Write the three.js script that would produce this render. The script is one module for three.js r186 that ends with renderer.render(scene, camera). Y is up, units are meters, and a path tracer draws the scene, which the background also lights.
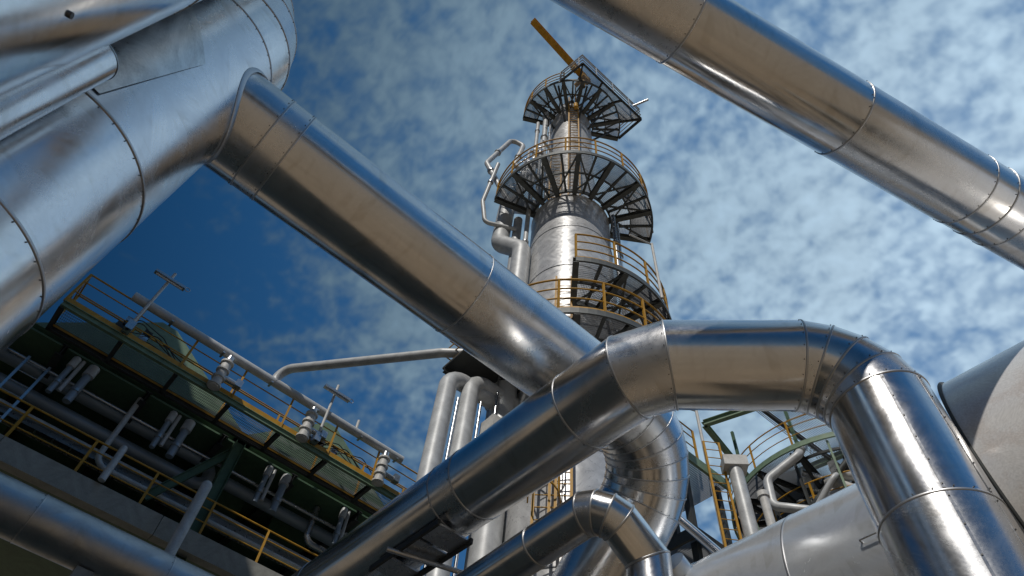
import * as THREE from 'three';
import { mergeGeometries } from 'three/addons/utils/BufferGeometryUtils.js';
import { ImprovedNoise } from 'three/addons/math/ImprovedNoise.js';

// ---------------------------------------------------------------- camera, sky, sun, exposure
const scene = new THREE.Scene();
const camera = new THREE.PerspectiveCamera(46.52, 1024 / 576, 0.1, 6000);
camera.position.set(0, 1.6, 0);
camera.up.set(-0.577, 0.571, 0.584);
camera.lookAt(0.337, 1.6 + 0.818, -0.467);
const renderer = new THREE.WebGLRenderer({ antialias: true });
renderer.setSize(1024, 576);
renderer.toneMapping = THREE.LinearToneMapping;
renderer.toneMappingExposure = 0.56;
renderer.shadowMap.enabled = true;

const noise = new ImprovedNoise();
const fbm = (x, y, z, o) => { let a = 0, s = 0.5; for (let i = 0; i < o; i++) { a += s * noise.noise(x, y, z); x *= 2.03; y *= 2.03; z *= 2.03; s *= 0.5; } return a; };
const sstep = (a, b, x) => { x = Math.min(1, Math.max(0, (x - a) / (b - a))); return x * x * (3 - 2 * x); };
const mix = (a, b, t) => a + (b - a) * t;
{
  const W = 2048, H = 1024, data = new Float32Array(W * H * 4);
  for (let j = 0; j < H; j++) for (let i = 0; i < W; i++) {
    const th = ((j + 0.5) / H - 0.5) * Math.PI, ph = ((i + 0.5) / W - 0.5) * 2 * Math.PI;
    const x = Math.cos(th) * Math.cos(ph), y = Math.sin(th), z = Math.cos(th) * Math.sin(ph), k = (j * W + i) * 4;
    const yy = Math.max(y, 0.02), px = x / (yy + 0.12), pz = z / (yy + 0.12);
    // deep blue low in the west and north, a thickening sheet of rippled cloud towards the east
    const q = 0.82 * x + 0.533 * y + 0.205 * z, e = Math.max(0, (q - 0.05) / 0.92);
    const g = Math.min(1, e), haze = Math.exp(-Math.max(y, 0) * 4.5);
    let r = mix(0.002, 0.07, g), gr = mix(0.05, 0.30, g), b = mix(0.16, 0.74, g);
    r = mix(r, 0.15, haze); gr = mix(gr, 0.26, haze); b = mix(b, 0.38, haze);
    const wx = px + 0.016 * fbm(px * 14, pz * 14, 3.1, 3), wz = pz + 0.016 * fbm(px * 14, pz * 14, 9.7, 3);
    const big = fbm(wx * 3.2, wz * 3.2, 0.7, 3), cell = fbm(wx * 25, wz * 20, 5.3, 4), fine = fbm(wx * 58, wz * 50, 1.9, 3);
    const d = 0.58 + 1.15 * big + 0.95 * cell + 0.6 * fine + mix(-0.8, 0.12, sstep(0.62, 0.93, y + 0.35 * x));
    const c = (0.16 * sstep(0.75, 1, y + 0.35 * x) + (0.93 - 0.16 * sstep(0.75, 1, y + 0.35 * x)) * sstep(-0.2, 1.12, d)) * sstep(0.0, 0.12, y);
    const lum = Math.min(1.45, 0.13 + 1.42 * Math.pow(e, 1.6)) * (0.93 + 0.3 * cell + 0.2 * fine);
    r = mix(r, mix(0.38, 0.63, g) * lum, c); gr = mix(gr, mix(0.71, 0.83, g) * lum, c); b = mix(b, 1.0 * lum, c);
    if (y < 0) { const t = sstep(0, -0.1, y); r = mix(r, 0.16, t); gr = mix(gr, 0.13, t); b = mix(b, 0.09, t); }
    data[k] = r; data[k + 1] = gr; data[k + 2] = b; data[k + 3] = 1;
  }
  const sky = new THREE.DataTexture(data, W, H, THREE.RGBAFormat, THREE.FloatType);
  sky.mapping = THREE.EquirectangularReflectionMapping; sky.magFilter = THREE.LinearFilter; sky.minFilter = THREE.LinearFilter;
  sky.wrapS = THREE.RepeatWrapping; sky.needsUpdate = true;
  scene.background = sky; scene.environment = sky;
}
const sun = new THREE.DirectionalLight(new THREE.Color(1, 0.95, 0.885), 4.4);
sun.position.set(-0.829 * 70, 70, 0.559 * 70); sun.target.position.set(5, 8, -6);
sun.position.add(sun.target.position);
sun.castShadow = true; sun.shadow.mapSize.set(4096, 4096);
Object.assign(sun.shadow.camera, { left: -45, right: 45, top: 45, bottom: -45, near: 1, far: 220 });
scene.add(sun, sun.target);

// ---------------------------------------------------------------- materials
let seed = 7; const rnd = () => (seed = (seed * 16807) % 2147483647) / 2147483647;
function tex(n, fn, srgb, rep = 1) {
  const d = new Uint8Array(n * n * 4);
  for (let j = 0; j < n; j++) for (let i = 0; i < n; i++) { const v = fn(i / n, j / n), k = (j * n + i) * 4; for (let c = 0; c < 3; c++) d[k + c] = 255 * Math.min(1, Math.max(0, Array.isArray(v) ? v[c] : v)); d[k + 3] = 255; }
  const t = new THREE.DataTexture(d, n, n); t.wrapS = t.wrapT = THREE.RepeatWrapping; t.magFilter = THREE.LinearFilter; t.minFilter = THREE.LinearMipmapLinearFilter; t.generateMipmaps = true;
  if (srgb) t.colorSpace = THREE.SRGBColorSpace; t.repeat.set(rep, rep); t.needsUpdate = true; return t;
}
// periodic noise: torus mapping keeps the tiles seamless
const pn = (u, v, f, z, o = 3) => { const a = u * 2 * Math.PI, b = v * 2 * Math.PI, k = f / (2 * Math.PI); let s = 0, w = 0.5, q = k; for (let i = 0; i < o; i++) { s += w * noise.noise(q * Math.cos(a) + z, q * Math.sin(a) + q * Math.cos(b) * 1.0, q * Math.sin(b) + z * 1.7); w *= 0.5; q *= 2.1; } return s; };
const aluRough = tex(512, (u, v) => { const s = pn(u, v, 5, 1.2, 4), t = pn(u, v, 60, 4.2, 2), r = rnd(); return 0.64 + 0.42 * s + 0.14 * t + 0.10 * (r - 0.5); }, false, 0.6);
const aluCol = tex(512, (u, v) => { const s = pn(u, v, 4, 8.2, 4), t = pn(u, v, 40, 2.2, 3), r = rnd(); const drip = sstep(0.12, 0.34, noise.noise(v * 26 + 3 * pn(u, v, 3, 1.1, 2), 4.4, 0.3)) * sstep(-0.1, 0.3, pn(u, v, 6, 7.7, 3)); const k = (0.91 + 0.10 * s + 0.07 * t + 0.04 * (r - 0.5)) * (1 - 0.10 * drip); return [k, k * (1 - 0.015 * drip), k * (1 - 0.04 * drip)]; }, false, 0.6);
const aluBump = tex(512, (u, v) => 0.5 + 0.6 * pn(u, v, 3, 3.3, 1), false, 0.45);
const dirtCol = tex(512, (u, v) => { const s = pn(u, v, 6, 5.5, 5), t = pn(u, v, 50, 1.5, 3); const k = 0.84 + 0.3 * s + 0.2 * t; return [k, k * 0.99, k * 0.97]; }, false, 0.8);
const grime = tex(512, (u, v) => 0.6 + 0.5 * pn(u, v, 8, 6.6, 4), false, 0.8);
const rustCol = tex(512, (u, v) => { const s = 0.22 * sstep(0.0, 0.5, pn(u, v, 3, 2.7, 5) + 0.35 * pn(u, v, 50, 9.1, 2)), n = 0.9 + 0.25 * pn(u, v, 60, 3.9, 2); return [mix(1, 0.55, s) * n, mix(1, 0.32, s) * n, mix(1, 0.17, s) * n]; }, false, 0.9);
const std = (c, rough, metal, extra = {}) => new THREE.MeshStandardMaterial({ color: new THREE.Color().setRGB(...c), roughness: rough, metalness: metal, side: THREE.DoubleSide, ...extra });
const alu = [[0.80, 0.80, 0.80, 0.31], [0.75, 0.755, 0.76, 0.42], [0.83, 0.82, 0.80, 0.34], [0.78, 0.78, 0.785, 0.38], [0.81, 0.81, 0.82, 0.46]].map(([a, b, c, k]) => std([a, b, c], k, 1, { roughnessMap: aluRough, map: aluCol, bumpMap: aluBump, bumpScale: 0.0055 }));
const M = {
  bead: std([0.52, 0.52, 0.52], 0.42, 1),
  screw: std([0.12, 0.12, 0.12], 0.5, 0.8),
  reflectionAlu: std([0.90, 0.90, 0.89], 0.62, 1, { map: dirtCol, roughnessMap: grime }),  // paler than the duct cladding, tone paints in a reflection
  vessel: std([0.50, 0.51, 0.52], 0.7, 1, { map: aluCol, roughnessMap: aluRough, bumpMap: aluBump, bumpScale: 0.004 }),
  shell: std([0.66, 0.67, 0.68], 0.55, 0.25, { map: dirtCol, roughnessMap: grime }),
  tank: std([0.70, 0.73, 0.76], 0.34, 0.55, { map: aluCol, roughnessMap: aluRough }),
  galv: std([0.46, 0.47, 0.48], 0.5, 0.85, { roughnessMap: grime }),
  white: std([0.66, 0.66, 0.64], 0.55, 0, { map: dirtCol }),
  palePipe: std([0.58, 0.60, 0.61], 0.45, 0.12, { map: dirtCol }),
  yellow: std([0.55, 0.29, 0.02], 0.55, 0, { map: dirtCol }),
  green: std([0.085, 0.16, 0.095], 0.6, 0, { map: dirtCol }),
  palegreen: std([0.20, 0.30, 0.20], 0.6, 0, { map: dirtCol }),
  dark: std([0.06, 0.066, 0.066], 0.6, 0.2, { map: dirtCol }),
  steel: std([0.13, 0.14, 0.14], 0.55, 0.3, { map: dirtCol }),
  grating: std([0.23, 0.24, 0.25], 0.6, 0.4),
  bluePipe: std([0.30, 0.36, 0.42], 0.5, 0.35),
  rust: std([0.86, 0.85, 0.83], 0.3, 0.2, { map: rustCol, roughnessMap: aluRough }),
  concrete: std([0.36, 0.36, 0.33], 0.9, 0, { map: dirtCol }),
  wall: std([0.30, 0.27, 0.23], 0.8, 0, { map: dirtCol }),
  glass: std([0.05, 0.06, 0.07], 0.1, 0.2),
  lamp: std([0.7, 0.7, 0.68], 0.3, 0),
  ground: std([0.33, 0.25, 0.165], 0.95, 0, { map: tex(512, (u, v) => { const s = pn(u, v, 6, 3.5, 5), t = pn(u, v, 70, 7.5, 2), r = rnd(); const k = 0.8 + 0.4 * s + 0.2 * t + 0.2 * (r - 0.5); return [k, k, k]; }, false, 0.12) }),
};

// ---------------------------------------------------------------- helpers
const v3 = (a) => a.isVector3 ? a.clone() : new THREE.Vector3(...a);
const taken = {}, num = (n) => { const c = taken[n] = (taken[n] ?? -1) + 1; return c ? n + '_' + String(c).padStart(3, '0') : n; };
const baseOf = new Map();
function thing(name, label, category, base, group) {
  const g = new THREE.Group(); g.name = num(name); g.position.set(...base); g.userData = { label, category };
  if (group) g.userData.group = group; scene.add(g); baseOf.set(g, g.position); return g;
}
// geometry in world metres; the mesh is hung so that it lands there under its parent
function part(name, geo, mat, parent, extra) {
  const m = new THREE.Mesh(geo, mat); m.name = name; m.castShadow = m.receiveShadow = true;
  const b = baseOf.get(parent); if (b) m.position.copy(b).negate();
  if (extra) Object.assign(m.userData, extra); parent.add(m); return m;
}
class MB {
  constructor() { this.p = []; this.n = []; this.u = []; this.i = []; }
  bar(a, b, w, h, up = [0, 1, 0]) {
    a = v3(a); b = v3(b); const d = b.clone().sub(a), L = d.length(); d.normalize();
    let s = new THREE.Vector3().crossVectors(d, v3(up)); if (s.lengthSq() < 1e-6) s.crossVectors(d, new THREE.Vector3(1, 0, 0)); s.normalize();
    const t = new THREE.Vector3().crossVectors(d, s), c = a.clone().add(b).multiplyScalar(0.5);
    const ax = [s.clone().multiplyScalar(w / 2), t.multiplyScalar(h / 2), d.clone().multiplyScalar(L / 2)], len = [w, h, L];
    for (let k = 0; k < 3; k++) for (const sg of [1, -1]) {
      const A = ax[(k + 1) % 3], B = ax[(k + 2) % 3], o = c.clone().addScaledVector(ax[k], sg), nn = ax[k].clone().normalize().multiplyScalar(sg), st = this.p.length / 3;
      for (const [x, y] of [[-1, -1], [1, -1], [1, 1], [-1, 1]]) { const q = o.clone().addScaledVector(A, x).addScaledVector(B, y); this.p.push(q.x, q.y, q.z); this.n.push(nn.x, nn.y, nn.z); this.u.push((x + 1) / 2 * len[(k + 1) % 3], (y + 1) / 2 * len[(k + 2) % 3]); }
      if (sg > 0) this.i.push(st, st + 1, st + 2, st, st + 2, st + 3); else this.i.push(st, st + 2, st + 1, st, st + 3, st + 2);
    }
    return this;
  }
  geo() { const g = new THREE.BufferGeometry(); g.setAttribute('position', new THREE.Float32BufferAttribute(this.p, 3)); g.setAttribute('normal', new THREE.Float32BufferAttribute(this.n, 3)); g.setAttribute('uv', new THREE.Float32BufferAttribute(this.u, 2)); g.setIndex(this.i); return g; }
}
const bar = (a, b, w, h, up) => new MB().bar(a, b, w, h, up).geo();
const box = (x0, x1, y0, y1, z0, z1) => bar([(x0 + x1) / 2, (y0 + y1) / 2, z0], [(x0 + x1) / 2, (y0 + y1) / 2, z1], x1 - x0, y1 - y0);
function ibeam(a, b, w, h, up = [0, 1, 0]) {
  const A = v3(a), B = v3(b), U = v3(up), d = B.clone().sub(A).normalize(), t = new THREE.Vector3().crossVectors(new THREE.Vector3().crossVectors(d, U), d).normalize(), m = new MB(), o = t.multiplyScalar(h / 2 - 0.008);
  return m.bar(A, B, 0.012, h - 0.034, up).bar(A.clone().add(o), B.clone().add(o), w, 0.016, up).bar(A.clone().sub(o), B.clone().sub(o), w, 0.016, up).geo();
}
// frames along a polyline: directions, mitre plane normals, transported side vectors
function frames(pts, closed) {
  const P = pts.map(v3), n = P.length, D = [], E1 = [], E2 = [];
  for (let i = 0; i < n - 1; i++) D.push(P[i + 1].clone().sub(P[i]).normalize());
  let e = new THREE.Vector3(0, 1, 0); if (Math.abs(D[0].y) > 0.95) e.set(1, 0, 0);
  e.addScaledVector(D[0], -e.dot(D[0])).normalize();
  for (let i = 0; i < n - 1; i++) { if (i) { const q = new THREE.Quaternion().setFromUnitVectors(D[i - 1], D[i]); e.applyQuaternion(q); e.addScaledVector(D[i], -e.dot(D[i])).normalize(); } E1.push(e.clone()); E2.push(new THREE.Vector3().crossVectors(D[i], e)); }
  const N = P.map((_, i) => i === 0 ? D[0].clone() : i === n - 1 ? D[n - 2].clone() : D[i - 1].clone().add(D[i]).normalize());
  return { P, D, E1, E2, N };
}
const onPlane = (P, d, e1, e2, a, r, n, t = 0) => { const o = e1.clone().multiplyScalar(r * Math.cos(a)).addScaledVector(e2, r * Math.sin(a)); return { p: P.clone().add(o).addScaledVector(d, (t - o.dot(n)) / d.dot(n)), o: o.normalize() }; };
function gridGeo(rows, uv) {
  const p = [], n = [], u = [], ix = [], c = rows[0].length;
  rows.forEach((row, j) => row.forEach((q, i) => { p.push(q.p.x, q.p.y, q.p.z); n.push(q.o.x, q.o.y, q.o.z); u.push(...uv(i, j, q)); }));
  for (let j = 0; j < rows.length - 1; j++) for (let i = 0; i < c - 1; i++) { const a = j * c + i; ix.push(a, a + 1, a + c, a + 1, a + c + 1, a + c); }
  // wind the faces the way the normals point
  let side = 0; for (let k = 0; k < ix.length; k += 3) { const [a, b, d] = [ix[k], ix[k + 1], ix[k + 2]].map((i) => new THREE.Vector3(p[3 * i], p[3 * i + 1], p[3 * i + 2])); side += b.sub(a).cross(d.sub(a)).dot(new THREE.Vector3(n[3 * ix[k]], n[3 * ix[k] + 1], n[3 * ix[k] + 2])); }
  if (side < 0) for (let k = 0; k < ix.length; k += 3) [ix[k + 1], ix[k + 2]] = [ix[k + 2], ix[k + 1]];
  const g = new THREE.BufferGeometry(); g.setAttribute('position', new THREE.Float32BufferAttribute(p, 3)); g.setAttribute('normal', new THREE.Float32BufferAttribute(n, 3)); g.setAttribute('uv', new THREE.Float32BufferAttribute(u, 2)); g.setIndex(ix); return g;
}
// smooth tube along a polyline with flat caps
function tube(pts, r, seg = 8, caps = true) {
  const f = frames(pts), rows = []; let s = 0; const len = [];
  f.P.forEach((P, i) => { const k = Math.min(i, f.D.length - 1), row = []; if (i) s += P.distanceTo(f.P[i - 1]); len.push(s); for (let a = 0; a <= seg; a++) row.push(onPlane(P, f.D[k], f.E1[k], f.E2[k], a / seg * 2 * Math.PI, r, f.N[i])); rows.push(row); });
  const gs = [gridGeo(rows, (i, j) => [i / seg * 2 * Math.PI * r, len[j]])];
  if (caps) for (const [i, sg] of [[0, -1], [f.P.length - 1, 1]]) { const o = f.N[i].clone().multiplyScalar(sg); gs.push(gridGeo([rows[i].map((q) => ({ p: q.p, o })), rows[i].map(() => ({ p: f.P[i], o }))], (a, j) => [j * r, a / seg])); }
  return mergeGeometries(gs);
}
const cyl = (a, b, r, seg = 10) => tube([a, b], r, seg);
// polyline with rounded corners
function fillet(pts, R, n = 6) {
  const P = pts.map(v3), out = [P[0]];
  for (let i = 1; i < P.length - 1; i++) out.push(...corner(P[i], P[i].clone().sub(P[i - 1]).normalize(), P[i + 1].clone().sub(P[i]).normalize(), Array.isArray(R) ? R[i - 1] : R, n));
  out.push(P[P.length - 1]); return out;
}
// n mitre points of a bend of radius R at a corner
function corner(V, d1, d2, R, n) {
  const th = Math.acos(Math.max(-1, Math.min(1, d1.dot(d2)))); if (th < 0.01) return [V];
  const T = R * Math.tan(th / 2), A = V.clone().addScaledVector(d1, -T), m = d2.clone().addScaledVector(d1, -d1.dot(d2)).normalize(), C = A.clone().addScaledVector(m, R), out = [], k = R / Math.cos(th / n / 2);
  for (let i = 0; i < n; i++) { const a = th * (i + 0.5) / n; out.push(C.clone().addScaledVector(m, -k * Math.cos(a)).addScaledVector(d1, k * Math.sin(a))); }
  return out;
}
// clad pipe: sheets between mitre planes, a raised band at every joint, lap seams with screws
let sheetNo = 0;
function cladPipe(parent, pts, r, { cuts = {}, seg = 72, lap = {}, band = 0.011, lift = 0.0065, mats = alu, skip = [] } = {}) {
  const f = frames(pts); let sAll = 0;
  for (let i = 0; i < f.D.length; i++) {
    const d = f.D[i], L = f.P[i].distanceTo(f.P[i + 1]), at = [0, ...(cuts[i] ?? []).filter((q) => q < L - 0.05), L];
    for (let k = 0; k < at.length - 1; k++) {
      const A = f.P[i].clone().addScaledVector(d, at[k]), B = f.P[i].clone().addScaledVector(d, at[k + 1]), nA = k ? d : f.N[i], nB = k < at.length - 2 ? d : f.N[i + 1], rr = r - 0.0025 * (sheetNo % 2), rows = [[], []], s0 = sAll + at[k];
      for (let a = 0; a <= seg; a++) { const t = a / seg * 2 * Math.PI; rows[0].push(onPlane(A, d, f.E1[i], f.E2[i], t, rr, nA)); rows[1].push(onPlane(B, d, f.E1[i], f.E2[i], t, rr, nB)); }
      const off = sheetNo * 0.37, mesh = part('cladding_sheet', gridGeo(rows, (a, j, q) => [a / seg * 2 * Math.PI * r + off, s0 + q.p.clone().sub(A).dot(d) + off * 1.7]), mats[sheetNo % mats.length], parent);
      sheetNo++;
      if (k) seamBand(parent, A, d, d, f.E1[i], f.E2[i], f.E1[i], f.E2[i], d, r, band, lift, seg);
      for (const ang of lap[i] ?? []) {
        const sd = f.E1[i].clone().multiplyScalar(Math.cos(ang)).addScaledVector(f.E2[i], Math.sin(ang)), p0 = onPlane(A, d, f.E1[i], f.E2[i], ang, r + 0.002, nA).p.addScaledVector(d, 0.02), p1 = onPlane(B, d, f.E1[i], f.E2[i], ang, r + 0.002, nB).p.addScaledVector(d, -0.02);
        const ln = p0.distanceTo(p1); if (p1.clone().sub(p0).dot(d) < 0.1) continue;
        part('lap_seam', bar(p0, p1, 0.022, 0.005, sd), alu[0], mesh);
        const sc = [], c = Math.max(1, Math.round(ln / 0.28)); for (let j = 0; j <= c; j++) { const q = p0.clone().lerp(p1, (j + 0.15) / (c + 0.3)); sc.push(cyl(q, q.clone().addScaledVector(sd, 0.010), 0.0075, 6)); }
        part('screw_row', mergeGeometries(sc), M.screw, mesh, { kind: 'stuff' });
      }
    }
    if (i && !skip.includes(i)) seamBand(parent, f.P[i], f.D[i - 1], d, f.E1[i - 1], f.E2[i - 1], f.E1[i], f.E2[i], f.N[i], r, band, lift, seg);
    sAll += L;
  }
  return f;
}
function seamBand(parent, P, d1, d2, a1, b1, a2, b2, n, r, w, h, seg) {
  const prof = [[-w, r - 0.004], [-w, r + h * 0.6], [-w * 0.55, r + h], [w * 0.55, r + h], [w, r + h * 0.6], [w, r - 0.004]], rows = [];
  for (const [t, rr] of prof) { const row = [], neg = t < 0; for (let a = 0; a <= seg; a++) row.push(onPlane(P, neg ? d1 : d2, neg ? a1 : a2, neg ? b1 : b2, a / seg * 2 * Math.PI, rr, n, t)); rows.push(row); }
  const g = gridGeo(rows, (i, j) => [i / seg, j / 6]); g.computeVertexNormals();
  const sb = part('seam_band', g, M.bead, parent);
  if (r > 0.42 && r < 1.2) { const sc = [], c = Math.round(r * 2 * Math.PI / 0.16); for (let k = 0; k < c; k++) { const q = onPlane(P, d1, a1, b1, (k + 0.3) / c * 2 * Math.PI, r, n, -0.03); sc.push(cyl(q.p, q.p.clone().addScaledVector(q.o, 0.008), 0.006, 5)); } part('screw_row', mergeGeometries(sc), M.screw, sb, { kind: 'stuff' }); }
}
const disc = (P, n, r, seg = 48) => { const N = v3(n).normalize(), f = frames([P, v3(P).add(N)]); const rim = []; for (let a = 0; a <= seg; a++) { const q = onPlane(f.P[0], f.D[0], f.E1[0], f.E2[0], a / seg * 2 * Math.PI, r, f.D[0]); rim.push({ p: q.p, o: N }); } return gridGeo([rim, rim.map(() => ({ p: f.P[0], o: N }))], (i, j) => [i / seg * r, j * r]); };
// arc of points round a vertical axis
function railing(parent, path, { h = 1.1, spacing = 1.45, mat = M.yellow, toe = 0.12, r = 0.024, mids = [0.37, 0.73], posts, toeMat } = {}) {
  const P = path.map(v3), up = (k) => P.map((p) => p.clone().setY(p.y + k));
  const top = part('handrail', tube(up(h), r, 8), mat, parent);
  for (const m of mids) part('knee_rail', tube(up(h * m), r * 0.75, 6), mat, top);
  let tot = 0; for (let i = 1; i < P.length; i++) tot += P[i].distanceTo(P[i - 1]);
  const at = (s) => { for (let i = 1; i < P.length; i++) { const l = P[i].distanceTo(P[i - 1]); if (s <= l + 1e-6) return P[i - 1].clone().lerp(P[i], s / l); s -= l; } return P[P.length - 1].clone(); };
  const n = Math.max(1, Math.round(tot / spacing)), list = posts ?? Array.from({ length: n + 1 }, (_, i) => tot * i / n);
  for (const s of list) { const q = at(s); part('post', bar(q, q.clone().setY(q.y + h), 0.055, 0.055, [1, 0, 0.2]), mat, top); }
  if (toe) { const m = new MB(); for (let i = 1; i < P.length; i++) m.bar(P[i - 1].clone().setY(P[i - 1].y + toe / 2 + 0.01), P[i].clone().setY(P[i].y + toe / 2 + 0.01), 0.008, toe); part('toe_plate', m.geo(), toeMat ?? mat, top); }
  return top;
}
function ladder(parent, a, b, side, { w = 0.45, mat = M.yellow, cage = false, out } = {}) {
  const A = v3(a), B = v3(b), S = v3(side).normalize().multiplyScalar(w / 2), d = B.clone().sub(A), L = d.length(); d.normalize();
  const st = part('ladder_rail', bar(A.clone().add(S), B.clone().add(S), 0.05, 0.06, side), mat, parent);
  part('ladder_rail', bar(A.clone().sub(S), B.clone().sub(S), 0.05, 0.06, side), mat, parent);
  for (let s = 0.2; s < L; s += 0.3) { const q = A.clone().addScaledVector(d, s); part('rung', cyl(q.clone().add(S), q.clone().sub(S), 0.014, 6), mat, st); }
  if (cage) { const O = v3(out).normalize(); for (let s = 1.2; s < L; s += 0.75) { const q = A.clone().addScaledVector(d, s), hp = []; for (let k = 0; k <= 10; k++) { const t = Math.PI * k / 10; hp.push(q.clone().addScaledVector(S, Math.cos(t) * 1.5).addScaledVector(O, Math.sin(t) * 0.72)); } part('cage_hoop', tube(hp, 0.018, 6), mat, st); }
    for (const t of [0.5, 1.05, 1.57, 2.1, 2.64]) { const off = S.clone().multiplyScalar(Math.cos(t) * 1.5).addScaledVector(O, Math.sin(t) * 0.72); part('cage_bar', bar(A.clone().addScaledVector(d, 1.2).add(off), B.clone().add(off), 0.03, 0.012), mat, st); } }
}
function struct(name, geo, mat) { const m = new THREE.Mesh(geo, mat); m.name = name; m.userData = { kind: 'structure' }; m.receiveShadow = m.castShadow = true; scene.add(m); return m; }

// ---------------------------------------------------------------- ground
{ const g = new THREE.PlaneGeometry(3000, 3000).rotateX(-Math.PI / 2), uv = g.attributes.uv; for (let i = 0; i < uv.count; i++) uv.setXY(i, uv.getX(i) * 3000, uv.getY(i) * 3000); struct('ground', g, M.ground); }

// ---------------------------------------------------------------- unseen building block added to shade the west side
{
  const b = thing('shade_building', 'tall grey brown block added out of view to shade the upright ducts', 'building', [-15, 0, -4.5]);
  part('wall', box(-21, -9, 0, 26, -11.2, 3.2), M.wall, b);
  part('roof', box(-21.3, -8.8, 26.003, 26.5, -11.5, 3.4), M.concrete, b);
  for (let f = 0; f < 6; f++) for (let k = 0; k < 5; k++) { const z = -9.6 + k * 2.4, y = 2 + f * 4; part('window', box(-8.997, -8.96, y, y + 1.5, z, z + 1.4), M.glass, b); }
}

// ---------------------------------------------------------------- upright ducts on the left
{
  const A = thing('flue_duct', 'fat upright silver duct with a gored bend and a horizontal side branch', 'duct', [-1.78, 0, -4.88]);
  const pts = [[-1.78, 0, -4.88], ...corner(v3([-1.78, 12.3, -4.88]), v3([0, 1, 0]), v3([-1, 0, 0]), 2.1, 7), [-8.9, 12.3, -4.88]];
  cladPipe(A, pts, 0.945, { cuts: { 0: [2.6, 4.0, 5.35, 6.75, 9.85] }, seg: 96, band: 0.014, lift: 0.009 });
  // added pale sheet on the near side, its colour stands for a reflection
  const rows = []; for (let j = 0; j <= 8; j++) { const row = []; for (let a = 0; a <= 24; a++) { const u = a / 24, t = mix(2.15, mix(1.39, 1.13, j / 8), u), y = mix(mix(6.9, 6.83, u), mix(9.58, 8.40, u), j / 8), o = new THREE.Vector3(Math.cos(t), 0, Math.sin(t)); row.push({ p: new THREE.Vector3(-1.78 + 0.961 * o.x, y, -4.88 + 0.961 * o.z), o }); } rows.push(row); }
  part('reflection_sheet', gridGeo(rows, (i, j) => [i * 0.04, j * 0.25]), M.reflectionAlu, A);
}
{
  const B = thing('vertical_vessel', 'broad upright silver vessel next to a capped standpipe', 'vessel', [-2.37, 0, -2.58]);
  cladPipe(B, [[-2.37, 0, -2.58], [-2.37, 14, -2.58]], 1.0, { cuts: { 0: [2, 3.9, 7.2, 9.5] }, seg: 96 });
  const dome = new THREE.SphereGeometry(0.99, 48, 12, 0, Math.PI * 2, 0, Math.PI / 2).scale(1, 0.4, 1).translate(-2.37, 14, -2.58); part('dished_head', dome, alu[1], B);
  const dt = 0.2; part('plug', cyl([-2.37 + 0.995 * Math.cos(dt), 5.18, -2.58 + 0.995 * Math.sin(dt)], [-2.37 + 1.012 * Math.cos(dt), 5.18, -2.58 + 1.012 * Math.sin(dt)], 0.02, 12), M.screw, B);
}
{
  const c = thing('standpipe', 'narrow capped upright pipe standing in front of the fat duct', 'pipe', [-1.71, 0, -3.56]);
  part('pipe_shell', cyl([-1.71, 0, -3.56], [-1.71, 6.67, -3.56], 0.185, 40), alu[1], c);
  part('cap', new THREE.SphereGeometry(0.19, 32, 10, 0, Math.PI * 2, 0, Math.PI / 2).scale(1, 0.35, 1).translate(-1.71, 6.67, -3.56), alu[0], c);
}
// ---------------------------------------------------------------- branch duct: east along the grid, gored bend down and north
{
  const D = thing('branch_duct', 'long silver duct running from the fat duct to a fan-seamed bend', 'duct', [6.95, 0, -9]);
  const s2 = Math.SQRT1_2, V = v3([7.05, 9.2, -4.88]), bend = corner(V, v3([1, 0, 0]), v3([0, -s2, -s2]), 1.15, 7);
  const end = V.clone().add(v3([0, -s2 * 9, -s2 * 9])), last = v3([end.x, 0, end.z]);
  cladPipe(D, [[-1.75, 9.2, -4.88], ...bend, end.clone().setY(Math.max(end.y, 2.8)), last], 0.65, { cuts: { 0: [1.22, 1.52, 4.45] }, seg: 80, lap: { 0: [0.75] } });
  // saddle where the branch meets the duct
  const rows = [[], [], []]; for (let a = 0; a <= 64; a++) { const t = a / 64 * 2 * Math.PI, y = Math.cos(t), z = Math.sin(t); [[0.658, 0.955], [0.672, 0.972], [0.69, 0.948]].forEach(([r, R], j) => { const dz = r * z, x = Math.sqrt(Math.max(0.01, R * R - dz * dz)); rows[j].push({ p: new THREE.Vector3(-1.78 + x + (j === 1 ? 0.012 : 0), 9.2 + r * y, -4.88 + dz), o: new THREE.Vector3(1, 0, 0) }); }); }
  const g = gridGeo(rows, (i, j) => [i * 0.06, j * 0.04]); g.computeVertexNormals(); part('saddle_flashing', g, M.bead, D);
}
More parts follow.
